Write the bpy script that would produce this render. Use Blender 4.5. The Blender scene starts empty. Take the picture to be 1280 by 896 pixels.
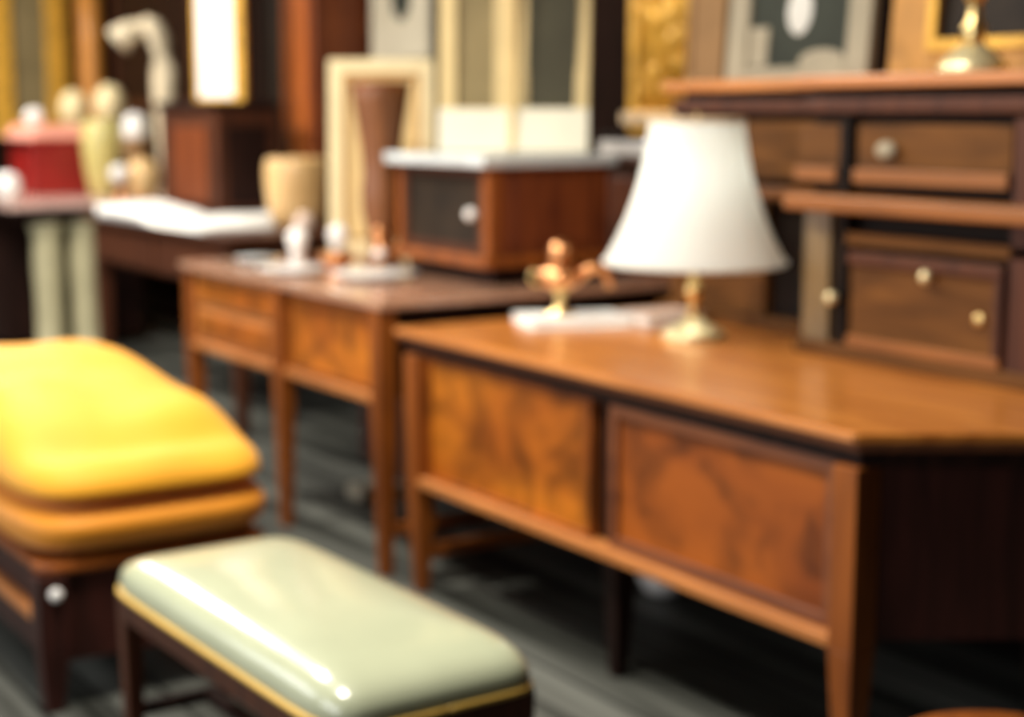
import bpy, bmesh, math, random
from mathutils import Vector, Matrix, noise
random.seed(7)
C = bpy.context.scene.collection
PI = math.pi

# ------------------------------------------------------------------ materials
def new_mat(name):
    m = bpy.data.materials.new(name); m.use_nodes = True
    nt = m.node_tree; b = nt.nodes['Principled BSDF']
    return m, nt, b
def rgb(c): return (c[0], c[1], c[2], 1.0)

def plain(name, col, rough=.5, metal=0., var=.12, scale=9., coat=0., sheen=0., bump=0., spec=.5):
    m, nt, b = new_mat(name)
    tc = nt.nodes.new('ShaderNodeTexCoord'); nz = nt.nodes.new('ShaderNodeTexNoise')
    nz.inputs['Scale'].default_value = scale; nz.inputs['Detail'].default_value = 4
    nt.links.new(tc.outputs['Object'], nz.inputs['Vector'])
    r = nt.nodes.new('ShaderNodeValToRGB')
    r.color_ramp.elements[0].position = .3; r.color_ramp.elements[1].position = .7
    r.color_ramp.elements[0].color = rgb([max(0, c*(1-var)) for c in col])
    r.color_ramp.elements[1].color = rgb([min(1, c*(1+var)) for c in col])
    nt.links.new(nz.outputs['Fac'], r.inputs['Fac']); nt.links.new(r.outputs['Color'], b.inputs['Base Color'])
    b.inputs['Roughness'].default_value = rough; b.inputs['Metallic'].default_value = metal
    b.inputs['Coat Weight'].default_value = coat; b.inputs['Coat Roughness'].default_value = .12
    b.inputs['Sheen Weight'].default_value = sheen; b.inputs['Specular IOR Level'].default_value = spec
    if bump:
        bp = nt.nodes.new('ShaderNodeBump'); bp.inputs['Strength'].default_value = bump
        bp.inputs['Distance'].default_value = .01
        nt.links.new(nz.outputs['Fac'], bp.inputs['Height']); nt.links.new(bp.outputs['Normal'], b.inputs['Normal'])
    return m

def wood(name, dark, light, axis='x', rough=.32, coat=.3, scale=3., burl=0., stretch=9., coatr=.2, spec=.5):
    """procedural timber: long figure along axis, optional burl blotches"""
    m, nt, b = new_mat(name)
    tc = nt.nodes.new('ShaderNodeTexCoord'); mp = nt.nodes.new('ShaderNodeMapping')
    s = [scale*stretch]*3; s['xyz'.index(axis)] = scale
    mp.inputs['Scale'].default_value = s
    nt.links.new(tc.outputs['Object'], mp.inputs['Vector'])
    nz = nt.nodes.new('ShaderNodeTexNoise'); nz.inputs['Scale'].default_value = 1.
    nz.inputs['Detail'].default_value = 6; nz.inputs['Distortion'].default_value = .6
    nt.links.new(mp.outputs['Vector'], nz.inputs['Vector'])
    r = nt.nodes.new('ShaderNodeValToRGB')
    r.color_ramp.elements[0].position = .32; r.color_ramp.elements[1].position = .68
    r.color_ramp.elements[0].color = rgb(dark); r.color_ramp.elements[1].color = rgb(light)
    nt.links.new(nz.outputs['Fac'], r.inputs['Fac'])
    out = r.outputs['Color']
    if burl:
        n2 = nt.nodes.new('ShaderNodeTexNoise'); n2.inputs['Scale'].default_value = 5.0
        n2.inputs['Detail'].default_value = 3; n2.inputs['Distortion'].default_value = 1.2
        nt.links.new(tc.outputs['Object'], n2.inputs['Vector'])
        r2 = nt.nodes.new('ShaderNodeValToRGB')
        r2.color_ramp.elements[0].position = .30; r2.color_ramp.elements[1].position = .56
        r2.color_ramp.elements[0].color = (1-burl, 1-burl, 1-burl, 1); r2.color_ramp.elements[1].color = (1, 1, 1, 1)
        nt.links.new(n2.outputs['Fac'], r2.inputs['Fac'])
        mx = nt.nodes.new('ShaderNodeMix'); mx.data_type = 'RGBA'; mx.blend_type = 'MULTIPLY'
        mx.inputs[0].default_value = 1.
        nt.links.new(out, mx.inputs[6]); nt.links.new(r2.outputs['Color'], mx.inputs[7]); out = mx.outputs[2]
    nt.links.new(out, b.inputs['Base Color'])
    b.inputs['Roughness'].default_value = rough
    b.inputs['Coat Weight'].default_value = coat; b.inputs['Coat Roughness'].default_value = coatr
    b.inputs['Specular IOR Level'].default_value = spec
    return m

W_TOP   = wood('desk_top_walnut', (.40,.12,.018), (.66,.24,.042), 'x', rough=.30, coat=.5)
W_PANEL = wood('burl_walnut', (.20,.044,.005), (.37,.092,.009), 'x', burl=.68, scale=1.3, stretch=3., rough=.5, coat=.05, spec=.3)
W_PANELG= wood('golden_veneer', (.34,.085,.007), (.60,.190,.013), 'x', burl=.6, scale=1.3, stretch=3., rough=.45, coat=.08, spec=.3)
W_FRAME = wood('carcass_walnut', (.12,.034,.011), (.20,.060,.018), 'x', rough=.45, coat=.1)
W_EDGE  = wood('moulding_walnut', (.40,.14,.035), (.58,.22,.060), 'x', rough=.4, coat=.1, spec=.4)
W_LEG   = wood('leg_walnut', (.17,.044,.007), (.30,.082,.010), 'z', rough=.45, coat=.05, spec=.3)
W_DARK  = wood('dark_mahogany_and_shade', (.009,.0035,.0025), (.024,.008,.005), 'z', rough=.55, coat=.0, spec=.15)
W_SKIRT = wood('deep_red_mahogany_and_shade', (.020,.006,.004), (.050,.013,.009), 'z', rough=.5, coat=0, spec=.25)
W_MAHOG = wood('red_mahogany', (.10,.022,.008), (.23,.058,.014), 'z', rough=.45, coat=.03, spec=.3)
W_MAHD  = wood('brown_mahogany', (.045,.013,.006), (.095,.029,.011), 'z', rough=.5, coat=.0, spec=.25)
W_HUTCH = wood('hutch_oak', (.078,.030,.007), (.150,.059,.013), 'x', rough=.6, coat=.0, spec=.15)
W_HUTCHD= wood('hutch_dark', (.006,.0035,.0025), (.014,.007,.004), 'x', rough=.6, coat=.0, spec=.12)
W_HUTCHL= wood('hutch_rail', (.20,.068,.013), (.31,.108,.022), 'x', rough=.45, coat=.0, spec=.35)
W_PALE  = wood('pale_maple', (.62,.36,.13), (.80,.53,.24), 'z', rough=.4, coat=.2)
M_GREEN = plain('pale_green_vinyl', (.46,.49,.33), rough=.24, var=.05, scale=5, coat=.55, spec=.6)
M_PIPE  = plain('golden_piping', (.58,.36,.07), rough=.45, var=.1)
M_YEL   = plain('mustard_velvet', (.80,.36,.007), rough=.7, var=.05, scale=4, sheen=.12, bump=.15)
M_YELD  = plain('ochre_velvet', (.72,.26,.005), rough=.62, var=.08, scale=4, sheen=.15, bump=.2)
M_SHADE = plain('ivory_lampshade', (.86,.87,.83), rough=.8, var=.02, scale=60)
nt = M_SHADE.node_tree; b_ = nt.nodes['Principled BSDF']; tr = nt.nodes.new('ShaderNodeBsdfTranslucent'); mxs = nt.nodes.new('ShaderNodeMixShader')
tr.inputs['Color'].default_value = (.93,.94,.90,1); mxs.inputs[0].default_value = .45
nt.links.new(b_.outputs[0], mxs.inputs[1]); nt.links.new(tr.outputs[0], mxs.inputs[2]); nt.links.new(mxs.outputs[0], nt.nodes['Material Output'].inputs[0])
M_TRIM  = plain('cream_trim', (.78,.58,.36), rough=.7, var=.05)
M_BRASS = plain('aged_brass', (.78,.58,.25), rough=.28, metal=1., var=.12)
M_BRASSP= plain('pale_brass', (.86,.74,.42), rough=.35, metal=.55, var=.1)
M_COPPER= plain('copper', (.82,.40,.17), rough=.28, metal=1., var=.12)
M_CREAM = plain('cream_paint', (.80,.66,.37), rough=.45, var=.05)
M_CREAMY= plain('yellowed_cream_paint', (.72,.52,.22), rough=.45, var=.07)
M_CREAMW= plain('aged_cream_paint', (.60,.46,.22), rough=.55, var=.06, spec=.3)
M_WHITE = plain('white_linen', (.86,.85,.80), rough=.8, var=.03, bump=.2)
M_RAIL  = plain('pale_rail', (.76,.70,.54), rough=.45, var=.04)
M_PAPER = plain('white_paper', (.86,.86,.82), rough=.7, var=.03)
M_PINKP = plain('pale_pink_cover', (.74,.55,.44), rough=.5, var=.05)
M_PORC  = plain('white_porcelain', (.90,.88,.84), rough=.15, var=.03, coat=.5)
M_MARBLE= plain('pink_marble', (.62,.42,.36), rough=.22, var=.2, scale=6, coat=.5)
M_MARBG = plain('grey_marble', (.62,.66,.66), rough=.15, var=.12, scale=6, coat=.5)
M_GILT  = plain('gilt', (.74,.40,.05), rough=.4, metal=.3, var=.22, scale=16, bump=.9)
M_GILTO = plain('orange_gilt', (.40,.185,.035), rough=.4, metal=.35, var=.2, scale=12, bump=.5)
M_GLASSD= plain('old_mirror_dark', (.06,.054,.032), spec=.2, rough=.7, var=.25, scale=3)
M_GLASSB= plain('old_mirror_olive', (.22,.17,.08), spec=.2, rough=.7, var=.2, scale=3)
M_BLACK = plain('dark_umber_panel', (.020,.012,.006), rough=.6, var=.4, spec=.2)
M_RED   = plain('red_leather', (.25,.010,.008), rough=.4, var=.2, scale=7)
M_ROSE  = plain('rose_cloth', (.72,.30,.22), rough=.7, var=.12)
M_OLIVE = plain('olive_glaze', (.55,.48,.17), rough=.25, var=.12, coat=.4)
M_TAUPE = plain('taupe_paint', (.24,.135,.058), rough=.8, var=.1, spec=.2)
M_GREYF = plain('silver_grey_frame', (.32,.275,.19), spec=.2, rough=.6, var=.1)
M_MAT   = plain('cream_mat_board', (.50,.44,.32), rough=.8, var=.05)
M_SLATE = plain('slate_grey', (.034,.038,.028), spec=.15, rough=.7, var=.3, scale=5)
M_SKIN  = plain('pale_grey_paint', (.60,.58,.52), rough=.6, var=.1)
M_COLUMN= plain('stone_cream_column', (.50,.45,.27), rough=.5, var=.12)
M_SCARF = plain('beige_enamel', (.74,.62,.42), rough=.5, var=.06)

# floor: dark grey boards running along the furniture row
def floor_mat():
    m, nt, b = new_mat('dark_grey_boards')
    tc = nt.nodes.new('ShaderNodeTexCoord'); mp = nt.nodes.new('ShaderNodeMapping')
    mp.inputs['Scale'].default_value = (.5, 6.5, 1)
    nz = nt.nodes.new('ShaderNodeTexNoise'); nz.inputs['Scale'].default_value = 1.; nz.inputs['Detail'].default_value = 3
    nt.links.new(tc.outputs['Object'], mp.inputs['Vector']); nt.links.new(mp.outputs['Vector'], nz.inputs['Vector'])
    r = nt.nodes.new('ShaderNodeValToRGB')
    r.color_ramp.elements[0].position = .36; r.color_ramp.elements[1].position = .66
    r.color_ramp.elements[0].color = (.020,.021,.017,1); r.color_ramp.elements[1].color = (.15,.155,.135,1)
    nt.links.new(nz.outputs['Fac'], r.inputs['Fac'])
    wv = nt.nodes.new('ShaderNodeTexWave'); wv.wave_type = 'BANDS'; wv.bands_direction = 'Y'
    wv.inputs['Scale'].default_value = 2.2; wv.inputs['Distortion'].default_value = 0.
    nt.links.new(tc.outputs['Object'], wv.inputs['Vector'])
    r2 = nt.nodes.new('ShaderNodeValToRGB'); r2.color_ramp.elements[0].position = .0; r2.color_ramp.elements[1].position = .06
    r2.color_ramp.elements[0].color = (.15,.15,.15,1); r2.color_ramp.elements[1].color = (1,1,1,1)
    nt.links.new(wv.outputs['Fac'], r2.inputs['Fac'])
    mx = nt.nodes.new('ShaderNodeMix'); mx.data_type = 'RGBA'; mx.blend_type = 'MULTIPLY'; mx.inputs[0].default_value = 1
    nt.links.new(r.outputs['Color'], mx.inputs[6]); nt.links.new(r2.outputs['Color'], mx.inputs[7])
    nt.links.new(mx.outputs[2], b.inputs['Base Color'])
    b.inputs['Roughness'].default_value = .5; b.inputs['Specular IOR Level'].default_value = .3
    return m
M_FLOOR = floor_mat()
M_WALL  = wood('dark_wall_panelling', (.008,.004,.0025), (.018,.007,.004), 'z', rough=.8, coat=0, spec=.05)
M_PLAST = plain('dim_plaster', (.09,.07,.05), rough=.9, var=.1)
M_CEIL  = plain('ceiling_paint', (.12,.10,.08), rough=.9, var=.05)

# ------------------------------------------------------------------ mesh helpers
def obj(name, bm, mat, parent=None, smooth=False, subsurf=0, bev=0.):
    me = bpy.data.meshes.new(name)
    bmesh.ops.recalc_face_normals(bm, faces=bm.faces[:])
    bm.to_mesh(me); bm.free()
    if smooth:
        for p in me.polygons: p.use_smooth = True
    me.materials.append(mat)
    o = bpy.data.objects.new(name, me); C.objects.link(o)
    if parent is not None:
        o.parent = parent
        if parent.get('_w'):      # parent keeps world axes: geometry was written in world metres
            r = parent.parent if parent.type == 'MESH' else parent
            me.transform(Matrix.Translation(-Vector(parent['_w'])))
        o['_w'] = parent['_w'] if parent.get('_w') else ''
    if bev:
        md = o.modifiers.new('b', 'BEVEL'); md.width = bev; md.segments = 2; md.limit_method = 'ANGLE'
    if subsurf:
        md = o.modifiers.new('s', 'SUBSURF'); md.levels = subsurf; md.render_levels = subsurf
    return o
def thing(name, label, cat, loc, rotz=0, group=None, world=True):
    o = bpy.data.objects.new(name, None); C.objects.link(o)
    o.location = loc; o.rotation_euler = (0, 0, rotz); o.empty_display_size = .05
    o['label'] = label; o['category'] = cat
    if group: o['group'] = group
    o['_w'] = list(loc) if world else ''
    return o
def tag(o, label, cat, group=None):
    o['label'] = label; o['category'] = cat
    if group: o['group'] = group
    return o
def struct(o): o['kind'] = 'structure'; return o
def B(): return bmesh.new()
def box(bm, x0, x1, y0, y1, z0, z1):
    vs = [bm.verts.new((x, y, z)) for x in (x0, x1) for y in (y0, y1) for z in (z0, z1)]
    for f in ((0,1,3,2),(4,6,7,5),(0,4,5,1),(2,3,7,6),(0,2,6,4),(1,5,7,3)):
        bm.faces.new([vs[i] for i in f])
    return bm
def bx(*a): return box(B(), *a)
def prism(bm, pts, z0, z1, top=None):
    top = top or pts
    a = [bm.verts.new((p[0], p[1], z0)) for p in pts]; b = [bm.verts.new((p[0], p[1], z1)) for p in top]
    n = len(pts)
    bm.faces.new(a[::-1]); bm.faces.new(b)
    for i in range(n): bm.faces.new((a[i], a[(i+1) % n], b[(i+1) % n], b[i]))
    return bm
def taper(bm, cx, cy, z0, z1, r0, r1):
    """square leg, half width r0 at foot, r1 at top"""
    q = lambda r: [(cx-r, cy-r), (cx+r, cy-r), (cx+r, cy+r), (cx-r, cy+r)]
    return prism(bm, q(r0), z0, z1, q(r1))
def lathe(bm, prof, cx=0, cy=0, n=32, cap=True, sx=1, sy=1):
    rings = []
    for r, z in prof:
        rings.append([bm.verts.new((cx+sx*r*math.cos(2*PI*i/n), cy+sy*r*math.sin(2*PI*i/n), z)) for i in range(n)])
    for a, b in zip(rings, rings[1:]):
        for i in range(n): bm.faces.new((a[i], a[(i+1) % n], b[(i+1) % n], b[i]))
    if cap: bm.faces.new(rings[0][::-1]); bm.faces.new(rings[-1])
    return bm
def tube(bm, pts, r, n=10, radii=None, flat=1.):
    pts = [Vector(p) for p in pts]; rings = []
    for i, p in enumerate(pts):
        d = (pts[min(i+1, len(pts)-1)] - pts[max(i-1, 0)]).normalized()
        a = d.cross(Vector((0, 0, 1)))
        if a.length < .05: a = d.cross(Vector((0, 1, 0)))
        a.normalize(); b = d.cross(a).normalized()
        rr = radii[i] if radii else r
        rings.append([bm.verts.new(p + rr*(math.cos(2*PI*k/n)*a + flat*math.sin(2*PI*k/n)*b)) for k in range(n)])
    for a, b in zip(rings, rings[1:]):
        for i in range(n): bm.faces.new((a[i], a[(i+1) % n], b[(i+1) % n], b[i]))
    bm.faces.new(rings[0][::-1]); bm.faces.new(rings[-1])
    return bm
def ball(bm, c, r, sx=1, sy=1, sz=1):
    bmesh.ops.create_uvsphere(bm, u_segments=20, v_segments=12, radius=1,
        matrix=Matrix.Translation(c) @ Matrix.Diagonal((r*sx, r*sy, r*sz, 1)))
    return bm
def rrect(cx, cy, hx, hy, r, k=6, rot=0):
    pts = []
    for sx, sy, a0 in ((1,1,0),(-1,1,PI/2),(-1,-1,PI),(1,-1,1.5*PI)):
        for i in range(k+1):
            a = a0 + PI/2*i/k
            pts.append(((hx-r)*sx + r*math.cos(a), (hy-r)*sy + r*math.sin(a)))
    c, s = math.cos(rot), math.sin(rot)
    return [(cx+x*c-y*s, cy+x*s+y*c) for x, y in pts]
def frame_ring(bm, x0, x1, z0, z1, w, y0, y1, wb=None, wt=None):
    """rectangular frame in the xz plane, member width w"""
    wb = wb or w; wt = wt or w
    box(bm, x0, x0+w, y0, y1, z0, z1); box(bm, x1-w, x1, y0, y1, z0, z1)
    box(bm, x0+w, x1-w, y0, y1, z0, z0+wb); box(bm, x0+w, x1-w, y0, y1, z1-wt, z1)
    return bm

# ------------------------------------------------------------------ room
X0, X1, Y0, Y1, H = -11.3, 2.6, -2.6, 3.85, 3.0
struct(obj('floor', bx(X0, X1, Y0, Y1, -.1, 0), M_FLOOR))
struct(obj('ceiling', bx(X0, X1, Y0, Y1, H, H+.1), M_CEIL))
struct(obj('wall_back', bx(X0, X1, Y1, Y1+.1, 0, H), M_WALL))
struct(obj('wall_far', bx(X0-.1, X0, Y0, Y1, 0, H), M_WALL))
struct(obj('wall_near', bx(X1, X1+.1, Y0, Y1, 0, H), M_PLAST))
bm = B()      # aisle-side wall with two shop windows
wins = [(-8.6, -5.2), (-4.2, -.8)]
box(bm, X0, X1, Y0-.12, Y0, 0, .75); box(bm, X0, X1, Y0-.12, Y0, 2.65, H)
xs = [X0] + [v for w in wins for v in w] + [X1]
for a, b in zip(xs[::2], xs[1::2]): box(bm, a, b, Y0-.12, Y0, .75, 2.65)
struct(obj('wall_front', bm, M_PLAST))
for i, (a, b) in enumerate(wins):
    bm = B(); frame_ring(bm, a, b, .75, 2.65, .06, Y0-.09, Y0-.03)
    m_ = (a+b)/2; box(bm, m_-.025, m_+.025, Y0-.09, Y0-.03, .81, 2.59)
    struct(obj('window_%d' % (i+1), bm, M_TAUPE))
struct(obj('baseboard_back', bx(X0+.03, X1, Y1-.03, Y1, 0, .16), W_DARK))
struct(obj('baseboard_far', bx(X0, X0+.03, Y0, Y1, 0, .16), W_DARK))

# ------------------------------------------------------------------ near desk
D = thing('desk', 'long walnut desk with burl panelled front and tapered legs, nearest piece, under the white lamp', 'desk', (-3.0, 2.7, 0))
top = [(-3.955,2.16),(-2.142,2.16),(-1.93,2.50),(-1.93,3.36),(-3.955,3.36)]
bm = prism(B(), top, .742, .762)
obj('desktop', bm, W_TOP, D, bev=.004)
def inset(p, d): return [(-3.955+d,2.16+d),(-2.142-d*.6,2.16+d),(-1.93-d,2.50+d*.2),(-1.93-d,3.36-d),(-3.955+d,3.36-d)]
obj('lit_edge', bx(-3.950, -2.146, 2.154, 2.162, .743, .760), W_EDGE, D, bev=.003)  # paler strip puts the light along the front edge into the colour
obj('edge_moulding', prism(B(), inset(top,.012), .722, .742, inset(top,.002)), W_FRAME, D, bev=.004)
obj('frieze', prism(B(), inset(top,.03), .690, .722), W_DARK, D)  # near-black colour stands in for the shadow of the overhanging top
# carcass (sides, back, floor)
bm = B()
prism(bm, [(-3.90,2.235),(-2.215,2.235),(-2.02,2.52),(-2.02,3.30),(-3.90,3.30)], .345, .690)
obj('carcass', bm, W_FRAME, D)
# end panel on the splayed right end
bm = B(); p0, p1 = Vector((-2.160,2.215)), Vector((-1.975,2.51)); d = (p1-p0).normalized(); n = Vector((d.y,-d.x))
a, b = p0+d*.02, p1
prism(bm, [tuple(a-n*.03), tuple(a), tuple(b), tuple(b-n*.03)], .34, .690)
prism(bm, [(-2.03,2.50),(-1.975,2.50),(-1.975,3.28),(-2.03,3.28)], .34, .690)
obj('side_panel', bm, W_SKIRT, D)  # dark colour carries the shade on this end of the desk
# front panels
for (a, b, mt) in ((-3.845, -3.05, W_PANELG), (-2.975, -2.225, W_PANEL)):
    p = obj('front_panel', bx(a, b, 2.205, 2.24, .345, .690), mt, D)
    bm = B(); w = .028 if a > -3.5 else .012
    frame_ring(bm, a, b, .345, .690, w, 2.192, 2.206)
    obj('panel_moulding', bm, W_FRAME if a > -3.5 else W_PANEL, p, bev=.003)
obj('bottom_rail', bx(-3.85, -2.21, 2.168, 2.235, .318, .345), W_EDGE, D, bev=.004)
obj('divider', bx(-3.05, -2.975, 2.222, 2.25, .345, .690), W_DARK, D)
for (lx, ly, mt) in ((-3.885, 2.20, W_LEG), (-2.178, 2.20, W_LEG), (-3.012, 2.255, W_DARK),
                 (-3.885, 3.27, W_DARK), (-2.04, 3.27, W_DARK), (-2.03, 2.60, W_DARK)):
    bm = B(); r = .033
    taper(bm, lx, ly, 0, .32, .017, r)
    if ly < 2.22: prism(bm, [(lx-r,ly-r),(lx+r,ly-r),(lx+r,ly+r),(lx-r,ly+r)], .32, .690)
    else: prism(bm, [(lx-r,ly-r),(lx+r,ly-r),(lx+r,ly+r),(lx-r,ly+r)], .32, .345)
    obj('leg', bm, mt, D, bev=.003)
obj('stretcher', bx(-3.898, -3.868, 2.21, 3.26, .10, .135), W_LEG, D, bev=.003)

# ------------------------------------------------------------------ second desk
D2 = thing('desk', 'walnut writing desk with the white plates on it, left of the long near desk', 'desk', (-4.8, 2.7, 0))
obj('desktop', bx(-5.60, -4.035, 2.155, 3.30, .800, .825), wood('sheen_top', (.34,.17,.10), (.50,.28,.18), 'x', rough=.2, coat=.8), D2, bev=.005)  # pinkish sheen of the top is put into its base colour
obj('carcass', bx(-5.56, -4.075, 2.22, 3.26, .535, .800), W_DARK, D2)
p = obj('front_panel', bx(-4.735, -4.115, 2.195, 2.225, .545, .795), W_PANELG, D2)
obj('panel_moulding', frame_ring(B(), -4.735, -4.115, .545, .795, .014, 2.187, 2.197), W_LEG, p)
for z0, z1 in ((.545, .665), (.675, .795)):
    dr = obj('drawer', bx(-5.53, -4.815, 2.19, 2.225, z0, z1), W_EDGE, D2, bev=.004)
    obj('drawer_inset', bx(-5.49, -4.855, 2.183, 2.195, z0+.02, z1-.02), W_PANELG, dr, bev=.003)
obj('bottom_rail', bx(-5.57, -4.07, 2.175, 2.225, .512, .540), W_EDGE, D2, bev=.004)
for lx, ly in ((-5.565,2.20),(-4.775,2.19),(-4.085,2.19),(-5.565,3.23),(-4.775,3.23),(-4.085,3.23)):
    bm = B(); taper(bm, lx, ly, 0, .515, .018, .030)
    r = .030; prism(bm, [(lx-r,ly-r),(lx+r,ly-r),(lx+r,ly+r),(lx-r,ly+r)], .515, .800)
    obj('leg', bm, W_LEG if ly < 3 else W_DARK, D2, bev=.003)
obj('stretcher', bx(-4.10, -4.07, 2.22, 3.2, .12, .15), W_LEG, D2)

obj('dark_backing', bx(-5.53, -4.12, 2.86, 2.885, .02, .54), W_SKIRT, D2)  # dark sheet added to blacken the space under the second desk
obj('dark_backing', bx(-3.86, -2.05, 3.24, 3.26, .14, .36), W_SKIRT, D)  # dark sheet added to deepen the shade below the near desk
# ------------------------------------------------------------------ hutch on the near desk
HT = thing('hutch_cabinet', 'dark oak hutch with ledge, drawers and panelled door, standing on the near desk', 'cabinet', (-3.0, 3.1, .762))
yc, yw, yb = 2.80, 3.01, 3.34         # centre front, wing front, back
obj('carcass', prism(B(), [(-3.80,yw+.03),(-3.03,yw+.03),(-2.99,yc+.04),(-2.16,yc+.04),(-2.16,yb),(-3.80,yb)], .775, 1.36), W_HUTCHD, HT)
obj('base_rail', prism(B(), [(-3.82,yw-.02),(-3.02,yw-.02),(-3.0,yc-.01),(-2.14,yc-.01),(-2.14,yb),(-3.82,yb)], .762, .800), W_HUTCH, HT, bev=.005)
bm = B()
prism(bm, [(-3.77,yw-.05),(-3.03,yw-.07),(-3.0,yc-.03),(-2.10,yc-.03),(-2.10,yb),(-3.77,yb)], 1.422, 1.452)
obj('cornice_shelf', bm, W_EDGE, HT, bev=.006)
obj('cornice_moulding', prism(B(), [(-3.75,yw-.03),(-3.02,yw-.03),(-2.99,yc+.0),(-2.14,yc+.0),(-2.14,yb),(-3.75,yb)], 1.360, 1.400), W_MAHD, HT, bev=.008)
obj('cornice_neck', prism(B(), [(-3.74,yw+.01),(-3.02,yw+.01),(-2.99,yc+.03),(-2.16,yc+.03),(-2.16,yb),(-3.74,yb)], 1.400, 1.422), W_HUTCHD, HT)  # near-black strip stands in for the shadow under the cornice shelf
# waist ledge
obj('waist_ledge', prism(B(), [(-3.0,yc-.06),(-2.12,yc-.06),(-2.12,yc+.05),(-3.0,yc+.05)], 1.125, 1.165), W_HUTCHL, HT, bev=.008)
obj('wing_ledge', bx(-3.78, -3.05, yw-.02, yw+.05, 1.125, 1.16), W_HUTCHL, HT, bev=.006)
obj('lower_moulding', bx(-2.85, -2.20, yc-.0, yc+.05, 1.045, 1.075), W_HUTCH, HT, bev=.004)
# drawers above the ledge
def drawer(x0, x1, y, z0, z1, knob=None, mt=W_HUTCH, lip=W_HUTCHL, liph=.035):
    d = obj('drawer', bx(x0, x1, y, y+.04, z0, z1), mt, HT, bev=.003)
    obj('drawer_lip', bx(x0, x1, y-.015, y+.002, z0, z0+liph), lip, d, bev=.003)
    if knob: obj('knob', ball(B(), (knob, y-.02, (z0+z1)/2), .013), M_BRASS, d, smooth=True)
drawer(-2.81, -2.345, yc+.005, 1.195, 1.335)
obj('pale_oval', ball(B(), (-2.70, yc-.012, 1.275), .030, sy=.5, sz=.7), M_GREYF, HT.children[-1], smooth=True)  # flattened pale grey ball on the drawer front
drawer(-3.03, -2.885, yc+.02, 1.195, 1.335)
obj('wing_panel', bx(-3.72, -3.12, yw+.0, yw+.04, 1.18, 1.34), W_HUTCH, HT, bev=.003)
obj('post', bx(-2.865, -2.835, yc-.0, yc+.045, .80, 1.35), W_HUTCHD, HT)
obj('post', bx(-2.335, -2.18, yc-.0, yc+.045, .80, 1.35), W_MAHD, HT)
# lower door, left stile, wing door
dr = obj('door', bx(-2.815, -2.345, yc+.002, yc+.04, .80, 1.03), W_HUTCH, HT)
obj('door_rail', bx(-2.815, -2.345, yc-.012, yc+.004, 1.0, 1.03), W_MAHD, dr, bev=.003)
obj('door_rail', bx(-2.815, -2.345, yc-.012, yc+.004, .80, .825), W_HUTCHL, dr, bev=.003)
obj('door_stile', bx(-2.365, -2.345, yc-.012, yc+.004, .825, 1.0), W_MAHD, dr)
obj('knob', lathe(B(), [(.005,-.0),(.005,.012),(.014,.018),(.015,.026),(.008,.034)], n=16), M_BRASSP, dr, smooth=True)
k = dr.children[-1]; k.data.transform(Matrix.Translation(Vector((-2.555,yc,.99))-Vector(HT['_w'])) @ Matrix.Rotation(PI/2,4,'X') @ Matrix.Translation(Vector(HT['_w'])))
obj('escutcheon', ball(B(), (-2.41, yc-.004, .905), .014, sy=.5), M_BRASS, dr, smooth=True)
st = obj('stile', bx(-2.985, -2.895, yc+.005, yc+.04, .80, 1.12), wood('olive_stile', (.10,.060,.018), (.18,.11,.036), 'z', rough=.4), HT)
obj('knob', ball(B(), (-2.86, yc-.018, .912), .016), M_BRASSP, HT, smooth=True)
obj('wing_door', bx(-3.78, -3.36, yw, yw+.04, .80, 1.11), W_HUTCH, HT, bev=.003)

# ------------------------------------------------------------------ table lamp
L = thing('table_lamp', 'brass table lamp with a large white bell shade, standing on the near desk', 'lamp', (-3.325, 2.73, .762), world=False)
obj('base', lathe(B(), [(.085,0),(.088,.008),(.080,.020),(.055,.034),(.030,.048),(.020,.06)], n=36), M_BRASSP, L, smooth=True)
obj('stem', lathe(B(), [(.018,.055),(.014,.08),(.012,.10),(.022,.115),(.026,.13),(.020,.145),(.012,.16),(.011,.20),(.020,.215),(.011,.23),(.008,.34)], n=24), M_BRASS, L, smooth=True)
prof = [(.243,.205),(.240,.213),(.222,.245),(.202,.285),(.183,.33),(.167,.375),(.153,.42),(.142,.465),(.134,.51),(.128,.55),(.125,.582)]
bm = lathe(B(), prof, n=64, cap=False)
inner = [(r-.003, z) for r, z in prof][::-1]
sh = obj('lamp_shade', lathe(B(), prof+inner+[prof[0]], n=64, cap=False), M_SHADE, L, smooth=True)
obj('shade_trim', lathe(B(), [(.2405,.199),(.2475,.202),(.2475,.211),(.2405,.214),(.2405,.199)], n=64, cap=False), M_SHADE, sh, smooth=True)
obj('shade_trim', lathe(B(), [(.1215,.575),(.1285,.575),(.1285,.586),(.1215,.586),(.1215,.575)], n=64, cap=False), M_TRIM, sh, smooth=True)
bm = B()
for a in (0, 2*PI/3, 4*PI/3): tube(bm, [(0,0,.577), (.124*math.cos(a), .124*math.sin(a), .580)], .0025, n=6)
tube(bm, [(0,0,.335),(0,0,.60)], .004, n=8)
obj('harp', bm, M_BRASS, L)

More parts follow.
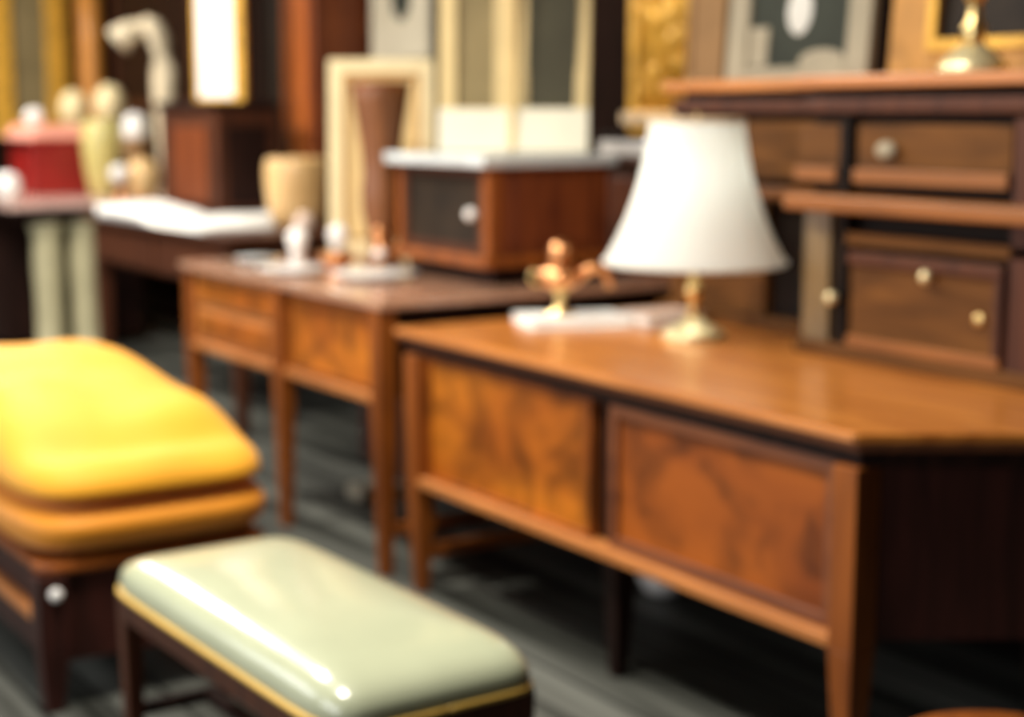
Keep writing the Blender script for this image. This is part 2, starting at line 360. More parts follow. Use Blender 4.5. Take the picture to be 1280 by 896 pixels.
# ------------------------------------------------------------------ books and kettle on desk
def book(name, label, x, y, z, w, l, h, rot, cover, pages=M_PAPER):
    t = thing(name, label, 'book', (x, y, z), rot, world=False)
    bm = B(); box(bm, -w/2, w/2, -l/2, l/2, 0, .003); box(bm, -w/2, w/2, -l/2, l/2, h-.003, h); box(bm, -w/2, -w/2+.004, -l/2, l/2, .003, h-.003)
    obj('cover', bm, cover, t); obj('pages', bx(-w/2+.004, w/2-.006, -l/2+.006, l/2-.006, .003, h-.003), pages, t)
    return t
book('book', 'large flat white book under the copper kettle on the near desk', -3.76, 2.635, .762, .22, .30, .022, math.radians(-20), M_PAPER)
book('book', 'pale pink covered book between the white book and the lamp', -3.645, 2.875, .762, .16, .19, .03, math.radians(-8), M_PINKP)
K = thing('kettle', 'copper kettle with brass lid knob raised on a pedestal stand, on the white book', 'kettle', (-3.79, 2.615, .784), math.radians(57), world=False)
obj('pedestal', lathe(B(), [(.045,0),(.045,.006),(.016,.014),(.012,.05),(.016,.065),(.030,.072),(.030,.078)], n=24), M_BRASS, K, smooth=True)
obj('kettle_body', lathe(B(), [(.03,.076),(.052,.086),(.062,.105),(.058,.128),(.036,.142),(.030,.146)], n=28), M_COPPER, K, smooth=True)
obj('lid', lathe(B(), [(.034,.145),(.036,.150),(.030,.165),(.034,.178),(.034,.196),(.020,.212),(.006,.216)], n=24), M_COPPER, K, smooth=True)
obj('spout', tube(B(), [(.05,0,.11),(.085,0,.135),(.115,0,.138),(.135,0,.115),(.145,0,.075)], .016, radii=[.020,.017,.015,.013,.011]), M_COPPER, K, smooth=True)
obj('handle', tube(B(), [(-.055,0,.12),(-.085,0,.13),(-.09,0,.11),(-.08,0,.09),(-.055,0,.09)], .006), M_BRASS, K, smooth=True)

# ------------------------------------------------------------------ chest on second desk
CH = thing('display_chest', 'small mahogany chest with a dark glazed front and grey marble top, on the second desk', 'chest', (-4.5, 2.9, .825))
x0, x1, y0, y1 = -4.82, -4.235, 2.65, 3.12
obj('plinth', bx(x0+.02, x1-.02, y0+.03, y1-.02, .825, .880), W_DARK, CH)
obj('base_moulding', bx(x0-.02, x1+.025, y0-.03, y1, .880, .915), W_LEG, CH, bev=.008)
obj('carcass', bx(x0+.02, x1, y0+.03, y1-.01, .915, 1.195), W_MAHOG, CH)
obj('corner_post', bx(x1-.035, x1+.006, y0-.005, y0+.035, .915, 1.195), W_LEG, CH, bev=.006)
obj('corner_post', bx(x0, x0+.035, y0-.005, y0+.035, .915, 1.195), W_LEG, CH, bev=.006)
dr = obj('glazed_door', bx(x0+.035, x1-.035, y0+.008, y0+.03, .915, 1.195), M_BLACK, CH)
obj('door_frame', frame_ring(B(), x0+.035, x1-.035, .915, 1.195, .03, y0, y0+.01), W_MAHD, dr)
obj('door_glint', ball(B(), (x1-.09, y0-.012, 1.045), .02), M_PORC, dr, smooth=True)  # white ball stands in for a highlight on the glazed front
obj('side_panel', bx(x1-.002, x1+.006, y0+.09, y1-.07, .95, 1.16), W_MAHOG, CH, bev=.003)
obj('cabinet_top', bx(x0-.03, x1+.03, y0-.04, y1+.01, 1.195, 1.232), M_MARBG, CH, bev=.008)

# ------------------------------------------------------------------ double cream window frame leaning on the chest top
A, Bp = Vector((-4.655, 2.715)), Vector((-4.325, 3.065))
ang = math.atan2((Bp-A).y, (Bp-A).x); wlen = (Bp-A).length + .02
WF = thing('window_frame', 'cream painted double window frame with two tall dusty panes, standing on the marble-topped chest', 'window frame', (A.x, A.y, 1.2345), ang, world=False)
def lean(o, t=-.05): o.data.transform(Matrix.Rotation(t, 4, 'X')); return o
half = wlen/2
for k, (a, b, gm) in enumerate(((0, half-.004, M_GLASSB), (half+.004, wlen, M_GLASSD))):
    cs = lean(obj('sash', frame_ring(B(), a, b, 0, .80, .060 if k == 0 else .045, 0, .035, wb=.145, wt=.08), M_CREAMW, WF, bev=.004))
    w_ = .055 if k == 0 else .040
    lean(obj('bottom_rail', bx(a-.001, b+.001, -.004, .001, .001, .142), M_RAIL, cs))  # thin paler facing over the lower rail of each sash
    lean(obj('pane', bx(a+w_, b-w_, .014, .020, .14, .725), gm, cs))
obj('centre_bead', bx(half-.012, half+.012, -.008, 0, .01, .79), M_CREAMY, WF, bev=.003); lean(WF.children[-1])

# cabinet and gilt picture behind chest
SC = thing('side_cabinet', 'narrow dark cabinet against the wall behind the marble-topped chest', 'cabinet', (-4.35, 3.6, 0))
obj('carcass', bx(-4.85, -4.02, 3.42, 3.82, .06, 1.18), W_MAHD, SC)
obj('cabinet_top', bx(-4.88, -3.99, 3.38, 3.83, 1.18, 1.215), W_MAHD, SC, bev=.006)
obj('plinth', bx(-4.83, -4.04, 3.45, 3.80, 0, .06), W_DARK, SC)
obj('door', bx(-4.82, -4.05, 3.405, 3.425, .10, 1.14), W_MAHOG, SC, bev=.004)
t = thing('box', 'small pinkish white box under the ornate gilt picture', 'box', (-4.52, 3.45, 1.215))
obj('box_base', bx(-4.70, -4.36, 3.41, 3.55, 1.215, 1.265), M_PORC, t, bev=.004)
obj('lid', bx(-4.71, -4.35, 3.405, 3.555, 1.265, 1.29), W_HUTCHD, t, bev=.004)
G = thing('picture', 'ornate gilt relief picture leaning on the wall between the cream window frame and the hutch', 'picture', (-4.53, 3.60, 1.215))
fr = obj('frame', frame_ring(B(), -4.75, -4.36, 1.215, 2.25, .055, 3.57, 3.61, wb=.16), M_GILT, G, bev=.008)
bm = bx(-4.70, -4.41, 3.585, 3.60, 1.37, 2.2)
for i in range(26):
    ball(bm, (random.uniform(-4.68,-4.43), 3.585, random.uniform(1.40,2.17)), random.uniform(.02,.045), sy=.5)
obj('relief', bm, M_GILT, G, smooth=True)
obj('bottom_ledge', bx(-4.75, -4.36, 3.54, 3.575, 1.325, 1.365), M_TRIM, G, bev=.004)

# ------------------------------------------------------------------ pictures and candlestick on the hutch
def picture(name, label, x0, x1, y, z0, h, w, fm, im, leanx=-.08, depth=.03, wb=None):
    t = thing(name, label, 'picture', ((x0+x1)/2, y, z0), 0, world=False); hw = (x1-x0)/2
    f = obj('frame', frame_ring(B(), -hw, hw, 0, h, w, 0, depth, wb=wb), fm, t, bev=.005); lean(f, leanx)
    p = obj('picture_sheet', bx(-hw+w*.8, hw-w*.8, depth*.5, depth*.8, (wb or w)*.8, h-w*.8), im, t); lean(p, leanx)
    return t
t = thing('panel', 'plain taupe board leaning at the left end of the hutch top', 'board', (-3.755, 3.10, 1.452), 0, world=False)
lean(obj('board', frame_ring(bx(-.08,.08,.008,.022,0,.5), -.085, .085, 0, .5, .022, 0, .028), M_TAUPE, t, bev=.003))
P1 = picture('picture', 'grey framed portrait of a pale seated figure, on top of the hutch', -3.655, -3.085, 3.10, 1.4545, .62, .085, M_GREYF, M_SLATE, wb=.035)
bm = B()       # generic pale figure painted in low relief
ball(bm, (.0,.012,.19), .05, sy=.08, sz=1.35)
lean(obj('painted_face', bm, M_SKIN, P1, smooth=True), -.08)
lean(obj('painted_chair', bx(-.20, -.12, .010, .016, .04, .15), M_GREYF, P1), -.08)
bm = ball(B(), (.10,.012,.05), .09, sy=.05, sz=.35)
lean(obj('painted_sleeve', bm, M_GREYF, P1), -.08)
P2 = picture('picture', 'wide stepped gilt frame round a dark canvas, at the right end of the hutch top', -3.03, -2.2, 3.12, 1.4545, .66, .16, M_GILTO, M_BLACK, wb=.07)
lean(obj('inner_moulding', frame_ring(B(), -.28, .28, .06, .53, .03, -.012, .004), M_GILT, P2, bev=.004))
CS = thing('candlestick', 'turned brass candlestick in front of the gilt frame on the hutch', 'candlestick', (-2.575, 2.93, 1.452), 0, world=False); CS.scale = (1.25, 1.25, 1.2)
obj('base', lathe(B(), [(.062,0),(.064,.008),(.056,.024),(.034,.045),(.022,.055)], n=28), M_BRASSP, CS, smooth=True)
obj('stem', lathe(B(), [(.022,.053),(.018,.07),(.024,.085),(.014,.10),(.011,.13),(.022,.145),(.024,.155),(.012,.17),(.010,.22)], n=24), M_BRASS, CS, smooth=True)
obj('socket', lathe(B(), [(.010,.218),(.034,.225),(.034,.230),(.016,.235),(.016,.27),(.020,.275)], n=24), M_BRASS, CS, smooth=True)

# ------------------------------------------------------------------ items on the second desk
Z2 = .825
V = thing('vase', 'tall dark turned wooden vase in front of the cream frame on the second desk', 'vase', (-4.965, 2.665, Z2), 0, world=False)
obj('body', lathe(B(), [(.075,0),(.078,.015),(.052,.04),(.046,.08),(.056,.13),(.070,.20),(.072,.27),(.066,.33),(.070,.40),(.084,.50),(.098,.58),(.104,.63),(.100,.64),(.094,.635),(.080,.50)], n=32), wood('warm_turned_wood', (.13,.045,.014), (.22,.080,.024), 'z', rough=.45, coat=.1), V, smooth=True)
obj('rim', lathe(B(), [(.096,.628),(.106,.628),(.107,.642),(.097,.643),(.096,.628)], n=32, cap=False), W_LEG, V, smooth=True)
CF = thing('picture', 'cream picture frame with a yellowed mat, leaning behind the dark wooden vase', 'picture', (-5.49, 2.74, Z2+.004), math.radians(57), world=False)
for nm, m_ in (('frame', frame_ring(B(), -.02, .38, 0, .74, .055, 0, .03)), ('mat_board', bx(.03, .33, .012, .02, .05, .69))):
    lean(obj(nm, m_, M_CREAM if nm == 'frame' else M_CREAMY, CF, bev=.004 if nm == 'frame' else 0), -.10)
lean(obj('gilt_slip', frame_ring(B(), .035, .325, .055, .685, .012, -.004, .012), M_GILTO, CF), -.10)

def plate(label, x, y, z, r, mat=M_PORC, grp=None):
    t = thing('plate', label, 'plate', (x, y, z), 0, grp, world=False)
    obj('dish', lathe(B(), [(r*.5,0),(r*.55,.004),(r,.020),(r,.024),(r*.58,.010),(.001,.009)], n=36), mat, t, smooth=True)
    obj('foot_ring', lathe(B(), [(r*.42,0),(r*.5,0),(r*.5,.006),(r*.42,.006),(r*.42,0)], n=30, cap=False), mat, t)
    return t
plate('white plate nearest the front edge of the second desk, left of the other plate', -4.94, 2.31, Z2, .125)
plate('white plate on the second desk, in front of the marble-topped chest', -4.64, 2.46, Z2, .145)
def bowl(name, label, cat, x, y, z, prof, mat, n=28):
    o = obj(name, lathe(B(), prof, n=n), mat, smooth=True); o.location = (x, y, z); tag(o, label, cat); return o
bowl('bowl', 'terracotta orange bowl between the white plates and the dark vase', 'bowl', -5.03, 2.52, Z2, [(.03,0),(.035,.005),(.06,.03),(.07,.055),(.066,.056),(.055,.03),(.001,.01)], M_COPPER)
bowl('trinket_pot', 'small white pot between the orange bowl and the pale saucer', 'pot', -5.14, 2.42, Z2, [(.02,0),(.03,.02),(.022,.06),(.038,.09),(.036,.12),(.008,.14)], M_PORC)
bowl('trinket_pot', 'small white pot between the pale saucer and the cream picture frame', 'pot', -5.22, 2.62, Z2, [(.02,0),(.03,.02),(.022,.06),(.038,.09),(.036,.12),(.008,.14)], M_PORC)
bowl('saucer', 'small pale saucer at the left end of the second desk', 'saucer', -5.36, 2.36, Z2, [(.03,0),(.035,.003),(.075,.018),(.075,.022),(.04,.008),(.001,.007)], M_MARBG)
bowl('ink_stand', 'low brown tray stand beside the pale saucer on the second desk', 'stand', -5.27, 2.50, Z2, [(.07,0),(.075,.01),(.07,.03),(.03,.04),(.02,.05),(.001,.052)], W_MAHD)
c_ = thing('candlestick', 'short brass candlestick between the vase and the marble-topped chest', 'candlestick', (-4.83, 2.58, Z2), 0, world=False)
obj('base', lathe(B(), [(.036,0),(.036,.006),(.020,.018),(.012,.028)], n=24), M_BRASS, c_, smooth=True)
obj('stem', lathe(B(), [(.012,.026),(.009,.05),(.018,.062),(.010,.075),(.008,.12)], n=20), M_COPPER, c_, smooth=True)
obj('socket', lathe(B(), [(.008,.118),(.022,.125),(.020,.15),(.016,.152)], n=20), M_COPPER, c_, smooth=True)
obj('bobeche', ball(B(), (.0,.0,.062), .024, sz=.7), M_PORC, c_, smooth=True)

# ------------------------------------------------------------------ third table with cloth
T3 = thing('table', 'dark mahogany side table under the white linen cloth, left of the second desk', 'table', (-7.3, 3.0, 0))
obj('tabletop', bx(-8.08, -6.2, 2.60, 3.46, .825, .850), W_MAHD, T3, bev=.005)
obj('apron', bx(-8.03, -6.25, 2.65, 3.42, .62, .825), W_MAHD, T3)
for a in (-7.98, -7.1): obj('drawer', bx(a, a+.84, 2.625, 2.655, .64, .80), W_MAHD, T3, bev=.004)
for lx, ly in ((-8.01,2.68),(-6.27,2.68),(-8.01,3.40),(-6.27,3.40)):
    obj('leg', taper(B(), lx, ly, 0, .63, .022, .035), W_MAHD, T3)
obj('dark_backing', bx(-7.98, -6.3, 3.36, 3.39, .1, .62), W_DARK, T3)
bm = B()      # draped linen with soft folds, hanging over the front edge
nx, ny = 60, 22
poly = {}
def cz(x, y):      # a folded pile at the left end, thin at the right
    t = max(0, min(1, (-7.05-x)/.35)); t = t*t*(3-2*t)
    return .868 + .045*t + .012*noise.noise(Vector((x*3, y*4, 0))) + .006*math.sin(x*5+y*3)
vt, vb = {}, {}
def gx(i): return -7.86 + 1.36*i/nx
def gy(j): return 2.602 + .80*j/ny
for i in range(nx+1):
    for j in range(ny+1):
        x, y = gx(i), gy(j)
        vt[i,j] = bm.verts.new((x, y + (.004*math.sin(x*26) if j == 0 else 0), cz(x, y))); vb[i,j] = bm.verts.new((x, y, .8505))
def inside(i, j):
    x = gx(i+.5); y = gy(j+.5)
    return not (x < -7.22 and y > 2.93) and not (x > -6.91 and y > 2.97)
for i in range(nx):
    for j in range(ny):
        if inside(i, j):
            bm.faces.new((vt[i,j], vt[i+1,j], vt[i+1,j+1], vt[i,j+1])); bm.faces.new((vb[i,j], vb[i,j+1], vb[i+1,j+1], vb[i+1,j]))
bmesh.ops.delete(bm, geom=[v for v in bm.verts if not v.link_faces], context='VERTS')
top_ = {v: vb[k] for k, v in vt.items() if v.is_valid}
for e in [e for e in bm.edges if len(e.link_faces) == 1 and e.verts[0] in top_ and e.verts[1] in top_]:
    a, b = e.verts; bm.faces.new((a, b, top_[b], top_[a]))
tag(obj('linen_cloth', bm, M_WHITE, smooth=True), 'crumpled white linen cloth spread over the side table left of the second desk', 'cloth')
bowl('wooden_tub', 'round pale turned wooden tub beside the white linen', 'tub', -6.72, 3.17, .850, [(.10,0),(.115,.01),(.135,.08),(.145,.17),(.148,.25),(.142,.30),(.132,.31),(.125,.30),(.12,.10),(.001,.05)], W_PALE)
bowl('jar', 'cream round jar just right of the pale wooden tub', 'jar', -6.50, 3.42-.05, .85, [(.03,0),(.05,.03),(.055,.06),(.035,.10),(.015,.11)], M_CREAM)
bowl('jar', 'small pinkish jar at the right front of the wooden tub', 'jar', -6.30, 3.0, .85, [(.03,0),(.045,.03),(.045,.05),(.03,.08),(.015,.09)], M_PINKP)
BC = thing('wooden_chest', 'brown mahogany box chest on the side table, carrying the white mirror', 'chest', (-7.64, 3.18, .85))
obj('body', bx(-8.04, -7.30, 3.02, 3.34, .85, 1.38), W_MAHD, BC, bev=.006)
obj('lid', bx(-8.06, -7.28, 3.00, 3.35, 1.38, 1.42), W_DARK, BC, bev=.006)
obj('front_panel', bx(-7.86, -7.41, 3.008, 3.022, .92, 1.30), W_MAHOG, BC, bev=.004)  # brighter mahogany puts the light on the front into the colour
obj('side_panel', bx(-7.302, -7.29, 3.07, 3.29, .92, 1.30), W_DARK, BC)  # near-black panel paints the chest's shaded side
# mirror, its reflected window light painted as white glass
WM = thing('mirror', 'tall gold edged mirror, glass painted white as reflected light, standing on the brown chest', 'mirror', (-7.60, 3.06, 1.42), math.radians(42), world=False)
obj('frame', frame_ring(B(), -.02, .24, 0, 1.0, .02, 0, .03), M_GILT, WM, bev=.003)
obj('gold_stile', bx(.19, .245, -.006, .034, 0, 1.0), M_GILT, WM, bev=.003)
obj('glass', bx(-.01, .22, .004, .016, .02, .98), M_PORC, WM)
WF2 = thing('wardrobe', 'tall narrow red mahogany wardrobe against the wall behind the wooden tub', 'wardrobe', (-7.45, 3.65, 0))
obj('carcass', bx(-7.62, -7.24, 3.52, 3.83, .05, 2.5), W_MAHOG, WF2, bev=.006)
obj('plinth', bx(-7.64, -7.22, 3.50, 3.83, 0, .08), W_DARK, WF2)
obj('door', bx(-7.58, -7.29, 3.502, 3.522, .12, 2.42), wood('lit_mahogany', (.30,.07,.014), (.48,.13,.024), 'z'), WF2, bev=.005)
obj('cornice', bx(-7.66, -7.20, 3.48, 3.83, 2.5, 2.56), W_MAHOG, WF2, bev=.01)
t = picture('picture', 'pale beige framed picture hung on the wall above the cream frame', -7.17, -6.60, 3.80, 1.62, .6, .10, M_MAT, M_MAT, 0, wb=.16)
ob = obj('dark_oval', lathe(B(), [(.001,0),(.09,0),(.09,.006),(.001,.006)], n=28, sy=1.3), M_SLATE, t)
ob.data.transform(Matrix.Translation((0,.016,.30)) @ Matrix.Rotation(PI/2,4,'X'))
t = picture('picture', 'dark canvas with a gold corner ornament, right of the white mirror', -8.45, -7.72, 3.80, 1.35, .9, .06, W_HUTCHD, M_BLACK, 0)
obj('gold_ornament', ball(ball(B(), (.25,-.0,.62), .10, sy=.15), (.30,-.0,.74), .08, sy=.15), M_GILTO, t, smooth=True)
# cream leaning shutter right of wardrobe is the window frame; dark picture at far left
# ------------------------------------------------------------------ far console table
FT = thing('console_table', 'pink marble console on two thick cream columns, at the far left end of the row', 'table', (-9.6, 2.8, 0))
obj('tabletop', bx(-10.45, -8.85, 2.44, 3.52, .835, .875), M_MARBLE, FT, bev=.01)
obj('apron', bx(-10.35, -8.93, 2.50, 3.46, .76, .835), W_DARK, FT)
for y in (2.70, 2.91):
    bm = lathe(B(), [(.10,0),(.10,.05),(.085,.07),(.078,.09),(.078,.36),(.086,.52),(.080,.68),(.09,.71),(.10,.73),(.10,.76)], cx=-9.02, cy=y, n=24)
    obj('column', bm, M_COLUMN, FT, smooth=True)
obj('dark_backing', bx(-10.3, -9.3, 2.52, 3.34, .05, .76), W_DARK, FT)
RB = thing('box', 'red leather box with a rose coloured cloth on its lid, on the far console', 'box', (-9.8, 3.05, .875))
obj('box_body', bx(-10.05, -9.60, 2.80, 3.20, .875, 1.17), M_RED, RB, bev=.01)
obj('lid', bx(-10.06, -9.59, 2.79, 3.21, 1.17, 1.21), M_RED, RB, bev=.01)
bm = B(); prism(bm, rrect(-9.83, 3.00, .26, .25, .08), 1.211, 1.29, rrect(-9.83, 3.00, .22, .2, .08))
tag(obj('folded_cloth', bm, M_ROSE, bev=.01), 'rose coloured folded cloth on top of the red box', 'cloth')
bowl('jar', 'white round jar resting on the rose cloth', 'jar', -9.85, 2.90, 1.291, [(.04,0),(.06,.03),(.06,.07),(.03,.10)], M_PORC)
bowl('vase', 'tall olive glazed vase at the near corner of the far console', 'vase', -9.40, 3.16, .875, [(.06,0),(.08,.02),(.10,.15),(.115,.30),(.11,.42),(.09,.45),(.085,.44),(.09,.3),(.001,.05)], M_OLIVE)
t = thing('jar', 'brown stoneware jar with a white domed lid, beside the olive vase', 'jar', (-9.20, 3.30, .875), 0, world=False)
obj('body', lathe(B(), [(.05,0),(.06,.02),(.055,.22),(.075,.32),(.07,.34)], n=28), M_TAUPE, t, smooth=True)
obj('lid', lathe(B(), [(.068,.34),(.074,.37),(.07,.43),(.045,.48),(.01,.49)], n=28), M_PORC, t, smooth=True)
t = thing('glint_ball', 'white ball standing in for a glint, on a low copper stand, console edge', 'ornament', (-8.93, 3.10, .875), 0, world=False)
obj('stand', lathe(B(), [(.035,0),(.035,.01),(.012,.03),(.012,.08),(.025,.10)], n=20), M_COPPER, t, smooth=True)
obj('ball', ball(B(), (0,0,.145), .055), M_PORC, t, smooth=True)  # enlarged white ball stands in for a small blurred highlight
bowl('jar', 'white pot at the aisle side of the far console', 'jar', -9.05, 2.50, .875, [(.03,0),(.06,.02),(.075,.08),(.06,.14),(.02,.16)], M_PORC)
bowl('ginger_jar', 'honey coloured wooden jar at the near corner of the pink console', 'jar', -8.96, 3.25, .875, [(.06,0),(.08,.02),(.10,.10),(.09,.18),(.05,.22),(.02,.23)], W_PALE)
# gilt mirrors on the far wall
def wall_mirror(label, y0, y1, z0, z1, w, fm, gm):
    t = thing('wall_mirror', label, 'mirror', (X0+.01, (y0+y1)/2, z0))
    bm = B()
    box(bm, X0+.001, X0+.06, y0, y0+w, z0, z1); box(bm, X0+.001, X0+.06, y1-w, y1, z0, z1)
    box(bm, X0+.001, X0+.06, y0+w, y1-w, z0, z0+w); box(bm, X0+.001, X0+.06, y0+w, y1-w, z1-w, z1)
    obj('frame', bm, fm, t, bev=.008); obj('glass', bx(X0+.001, X0+.02, y0+w*.9, y1-w*.9, z0+w*.9, z1-w*.9), gm, t)
wall_mirror('tall gilt framed mirror on the far wall, at the left edge', 3.04, 3.56, 1.20, 2.5, .14, M_GILT, M_GLASSB)
bm = bx(X0+.01, X0+.16, 3.68, 3.84, 0, 2.5)
tag(obj('bed_post', lathe(B(), [(.09,0),(.10,.1),(.07,.2),(.07,1.0),(.09,1.3),(.085,1.8),(.09,2.4)], cx=X0+.14, cy=3.70, n=20), plain('orange_varnish', (.66,.27,.05), rough=.4), smooth=True), 'tall orange varnished wooden post in the far corner', 'post'); bm.free()
# plaster busts in front of far mirror
def bust(label, x, y, z, s):
    t = thing('plaster_figurine', label, 'figurine', (x, y, z), 0, world=False)
    obj('socle', lathe(B(), [(.05*s,0),(.05*s,.02*s),(.03*s,.04*s),(.025*s,.08*s)], n=20), M_CREAM, t, smooth=True)
    bm = B(); ball(bm, (0,0,.14*s), .07*s, sz=1.0); ball(bm, (0,0,.27*s), .05*s, sz=1.3); tube(bm, [(0,0,.17*s),(0,0,.24*s)], .028*s)
    obj('body', bm, M_CREAM, t, smooth=True)
bust('cream plaster figurine before the far gilt mirror', -10.36, 3.31, .875, 1.9)
bust('white plaster figurine beside the orange post', -9.98, 3.42, .875, 2.0)
# dark picture with a draped scarf
t = picture('picture', 'dark mahogany framed picture behind the beige lamp, left of the white mirror', -11.0, -9.5, 3.80, 1.38, .9, .07, W_MAHD, W_DARK, 0)
GL = thing('gooseneck_lamp', 'beige enamel lamp with a thick bent neck, at the wall end of the pink console', 'lamp', (-9.08, 3.44, .875), math.radians(57), world=False)
obj('base', lathe(B(), [(.055,0),(.058,.01),(.05,.03),(.04,.05)], n=24), M_SCARF, GL, smooth=True)
obj('neck', tube(B(), [(0,0,.04),(0,0,.3),(0,0,.55),(0,0,.75),(-.01,0,.90),(-.05,0,.98),(-.11,0,1.0)], .06, radii=[.04,.05,.065,.07,.07,.06,.05], n=16), M_SCARF, GL, smooth=True)
obj('lamp_shade', tube(B(), [(-.08,0,1.0),(-.14,0,.98),(-.20,0,.95),(-.26,0,.90)], .06, radii=[.03,.05,.07,.085], n=20), M_SCARF, GL, smooth=True)

# ------------------------------------------------------------------ yellow footstool / ottoman
O = thing('ottoman', 'low mahogany ottoman heaped with mustard yellow cushions, left of the green bench', 'ottoman', (-4.15, 1.29, 0))
OX0, OX1, OY0, OY1 = -4.85, -3.50, 1.0, 1.565
obj('seat_rail', prism(B(), rrect((OX0+OX1)/2, (OY0+OY1)/2, (OX1-OX0)/2-.02, (OY1-OY0)/2-.02, .03), .115, .325), W_SKIRT, O)
bm = B(); pts = rrect((OX0+OX1)/2, (OY0+OY1)/2, (OX1-OX0)/2, (OY1-OY0)/2, .06)
prism(bm, pts, .325, .352)
obj('top_moulding', bm, W_LEG, O, bev=.010)
obj('side_rail', bx(OX0+.05, OX1-.03, OY0-.006, OY0+.03, .205, .235), W_EDGE, O, bev=.006)
for lx, ly in ((OX1-.03,OY0+.025),(OX1-.03,OY1-.03),(OX0+.03,OY0+.025),(OX0+.03,OY1-.03)):
    bm = B(); taper(bm, lx, ly, .0, .16, .020, .034); r = .034
    prism(bm, [(lx-r,ly-r),(lx+r,ly-r),(lx+r,ly+r),(lx-r,ly+r)], .16, .325)
    obj('leg', bm, W_SKIRT, O, bev=.004)
obj('rail_knob', ball(B(), (OX1+.006, OY0+.03, .285), .016), M_PORC, O, smooth=True)
obj('stud', ball(B(), (OX1-.03, OY1+.006, .24), .012), M_PORC, O, smooth=True)
def cushion(name, label, x0, x1, y0, y1, fz0, fz1, mat, e=4.0, wob=.012, pw=3.2, mid=.3):
    """superellipse pillow, bottom/top heights given as functions of (u,v)"""
    bm = B(); n = 34; m = 22; cx, cy, hx, hy = (x0+x1)/2, (y0+y1)/2, (x1-x0)/2, (y1-y0)/2
    ringsT = []
    def pt(a, r, s):
        ca, sa = math.cos(a), math.sin(a)
        k = (abs(ca)**e + abs(sa)**e)**(-1/e)
        u, v = r*k*ca, r*k*sa
        th = (max(0, 1-r**pw))**.5
        b0, t0 = fz0(u, v), fz1(u, v); md = b0 + (t0-b0)*mid
        z = md + (t0-md)*th if s > 0 else md - (md-b0)*max(0, 1-r**14)**.5
        x, y = cx+hx*u, cy+hy*v
        w = wob*noise.noise(Vector((x*5, y*5, s*3)))
        return (x, y, z + (w*th if s > 0 else 0))
    N = 72; rs = [math.sin(PI/2*i/14) for i in range(1, 15)]
    ct = bm.verts.new(pt(0, 0, 1)); cb = bm.verts.new(pt(0, 0, -1))
    T = [[bm.verts.new(pt(2*PI*k/N, r, 1)) for k in range(N)] for r in rs]
    Bt = [[bm.verts.new(pt(2*PI*k/N, r, -1)) for k in range(N)] for r in rs[:-1]] + [T[-1]]
    for R, c in ((T, ct), (Bt, cb)):
        for k in range(N): bm.faces.new((c, R[0][k], R[0][(k+1) % N]))
        for a, b in zip(R, R[1:]):
            for k in range(N): bm.faces.new((a[k], b[k], b[(k+1) % N], a[(k+1) % N]))
    o = obj(name, bm, mat, smooth=True, subsurf=1)
    if label: tag(o, label, 'cushion')
    return o
cushion('seat_cushion', 'ochre lower seat cushion of the ottoman, under the big yellow cushion', -4.85, -3.47, .975, 1.600,
        lambda u, v: .354, lambda u, v: .480, M_YELD, e=7, wob=.0, pw=9, mid=.6)
def ftop(u, v):
    b = .60 + .115*max(0, min(1, (.95-u)/1.2))          # rises away from the near end
    b += .035*math.exp(-((u-.45)/.35)**2) * (.6-.4*v)
    b -= .05*math.exp(-((u-.80+.10*v*v)/.07)**2) * (1-.4*abs(v))   # soft fold behind the front lobe
    return b
cushion('cushion', 'big puffy mustard yellow cushion on top of the ottoman', -4.86, -3.475, .975, 1.60,
        lambda u, v: .482, ftop, M_YEL, e=6, wob=.025, pw=5, mid=.22)

# ------------------------------------------------------------------ green bench stool
S = thing('footstool', 'long padded stool with a glossy pale green seat and gold piping, in the foreground', 'stool', (-2.648, 1.248, 0), math.radians(1.6), world=False)
hx, hy = .492, .205
def sq(r, e=9): return None
def pad():
    bm = B(); N = 96; e = 10.
    def pt(a, r, z, bulge=0):
        ca, sa = math.cos(a), math.sin(a); k = (abs(ca)**e+abs(sa)**e)**(-1/e)
        return ((hx*r*k*ca), (hy*r*k*sa), z)
    prof = [(.97,.395),(.995,.40),(1.0,.412),(.995,.425),(.98,.438),(.95,.450),(.90,.460),(.82,.468),(.7,.473),(.5,.477),(.3,.479),(.12,.480)]
    R = [[bm.verts.new(pt(2*PI*(k+.5)/N, r, z)) for k in range(N)] for r, z in prof]
    for a, b in zip(R, R[1:]):
        for k in range(N): bm.faces.new((a[k], a[(k+1)%N], b[(k+1)%N], b[k]))
    bm.faces.new(R[-1]); bm.faces.new(R[0][::-1])
    return bm
obj('seat', pad(), M_GREEN, S, smooth=True)
def ring_path(r, z, e=10., N=96):
    out = []
    for k in range(N+1):
        a = 2*PI*(k+.5)/N; ca, sa = math.cos(a), math.sin(a); q = (abs(ca)**e+abs(sa)**e)**(-1/e)
        out.append((hx*r*q*ca, hy*r*q*sa, z))
    return out
obj('piping', tube(B(), ring_path(1.0, .397), .0065, n=8), M_PIPE, S, smooth=True)
bm = B(); frame_ = rrect(0, 0, hx-.012, hy-.012, .02)
prism(bm, frame_, .335, .393)
obj('seat_rail', bm, W_MAHD, S, bev=.004)
for sx in (-1, 1):
    for sy in (-1, 1):
        lx, ly = sx*(hx-.035), sy*(hy-.035)
        obj('leg', taper(B(), lx, ly, 0, .39, .015, .022), W_MAHD, S, bev=.003)
obj('stretcher', bx(-hx+.05, hx-.05, -.012, .012, .12, .145), W_DARK, S)
for sx in (-1, 1): obj('stretcher', bx(sx*(hx-.035)-.011, sx*(hx-.035)+.011, -hy+.05, hy-.05, .12, .145), W_DARK, S)

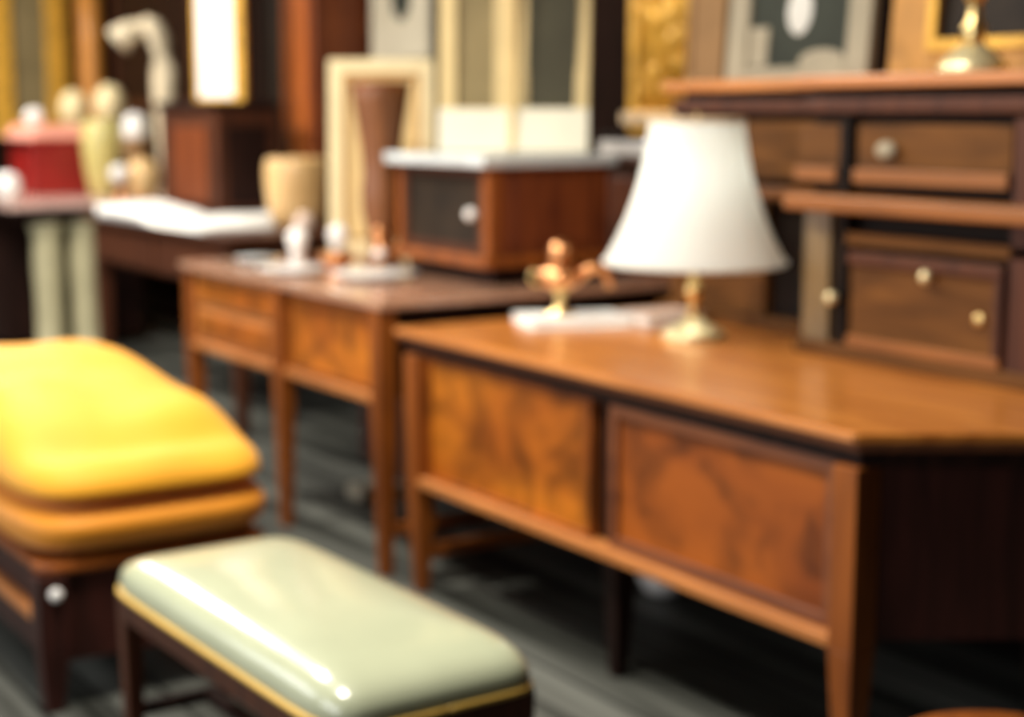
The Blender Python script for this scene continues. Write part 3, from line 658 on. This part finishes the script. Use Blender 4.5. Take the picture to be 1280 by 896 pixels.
# ------------------------------------------------------------------ round stool at lower right corner
R = thing('round_stool', 'brown round wooden stool, only its edge showing at the bottom right corner', 'stool', (-1.46, 1.80, 0), 0, world=False)
obj('seat', lathe(B(), [(.15,.415),(.17,.42),(.175,.432),(.17,.445),(.001,.45)], n=40), W_LEG, R, smooth=True)
for a in (PI/4, 3*PI/4, 5*PI/4, 7*PI/4):
    obj('leg', tube(B(), [(.15*math.cos(a), .15*math.sin(a), 0), (.11*math.cos(a), .11*math.sin(a), .42)], .014), W_DARK, R, smooth=True)

# small pale objects lying under the desks
bowl('dish', 'small cream dish on the floor under the long near desk', 'dish', -3.50, 2.78, 0, [(.05,0),(.06,.01),(.085,.06),(.08,.062),(.05,.02),(.001,.015)], M_PORC)
tag(obj('folded_paper', bx(-5.05, -4.93, 2.55, 2.72, 0, .045), M_MAT, bev=.006), 'pale folded paper packet on the floor under the second desk', 'packet')

# ------------------------------------------------------------------ light
w = bpy.data.worlds.new('w'); bpy.context.scene.world = w; w.use_nodes = True
w.node_tree.nodes['Background'].inputs['Color'].default_value = (.80,.88,1,1)
w.node_tree.nodes['Background'].inputs['Strength'].default_value = .3
def area(name, loc, rot, sx, sy, e, col):
    l = bpy.data.lights.new(name, 'AREA'); l.shape = 'RECTANGLE'; l.size = sx; l.size_y = sy; l.energy = e; l.color = col
    o = bpy.data.objects.new(name, l); C.objects.link(o); o.location = loc; o.rotation_euler = rot; return o
for a, b in wins:
    area('window_daylight', ((a+b)/2, Y0+.02, 1.7), (PI/2, 0, 0), b-a-.1, 1.8, 62, (.97,.98,1))
# ceiling lamps of the shop
for x, y, e in ((-2.7, .8, 76), (-4.9, 1.1, 74), (-7.4, 1.5, 84), (-9.8, 1.8, 70)):
    area('ceiling_lamp', (x, y, H-.03), (0, 0, 0), .5, .5, e, (1,.94,.84))

bl = bpy.data.lights.new('shade_fill', 'POINT'); bl.energy = 1.1; bl.color = (.97,1,.97); bl.shadow_soft_size = .03  # faint light added to brighten the shade evenly
bo = bpy.data.objects.new('shade_fill', bl); C.objects.link(bo); bo.location = (-3.325, 2.73, .762+.41)
# ------------------------------------------------------------------ camera
cam = bpy.data.cameras.new('camera'); co = bpy.data.objects.new('camera', cam); C.objects.link(co)
co.location = (0, 0, 1.36)
co.rotation_euler = (PI/2 - math.atan(306/2000), 0, math.atan2(.840, .5426))
cam.sensor_width = 36; cam.lens = 36*2000/1280; cam.clip_start = .05
cam.dof.use_dof = True; cam.dof.focus_distance = 1.37; cam.dof.aperture_fstop = 2.9
sc = bpy.context.scene; sc.camera = co
sc.view_settings.view_transform = 'Standard'; sc.view_settings.look = 'None'
sc.view_settings.gamma = 1; sc.view_settings.use_curve_mapping = False
sc.view_settings.exposure = .45
sc.cycles.max_bounces = 8
for o in list(bpy.data.objects):
    if '_w' in o: del o['_w']
for o in bpy.data.objects:
    if o.parent is None and 'category' in o:
        base = o.name.split('.')[0]
        if base == 'plate': o['group'] = 'white plates on the second desk'
        elif base == 'trinket_pot': o['group'] = 'small white pots on the second desk'
        elif base == 'plaster_figurine': o['group'] = 'plaster figurines on the far console'
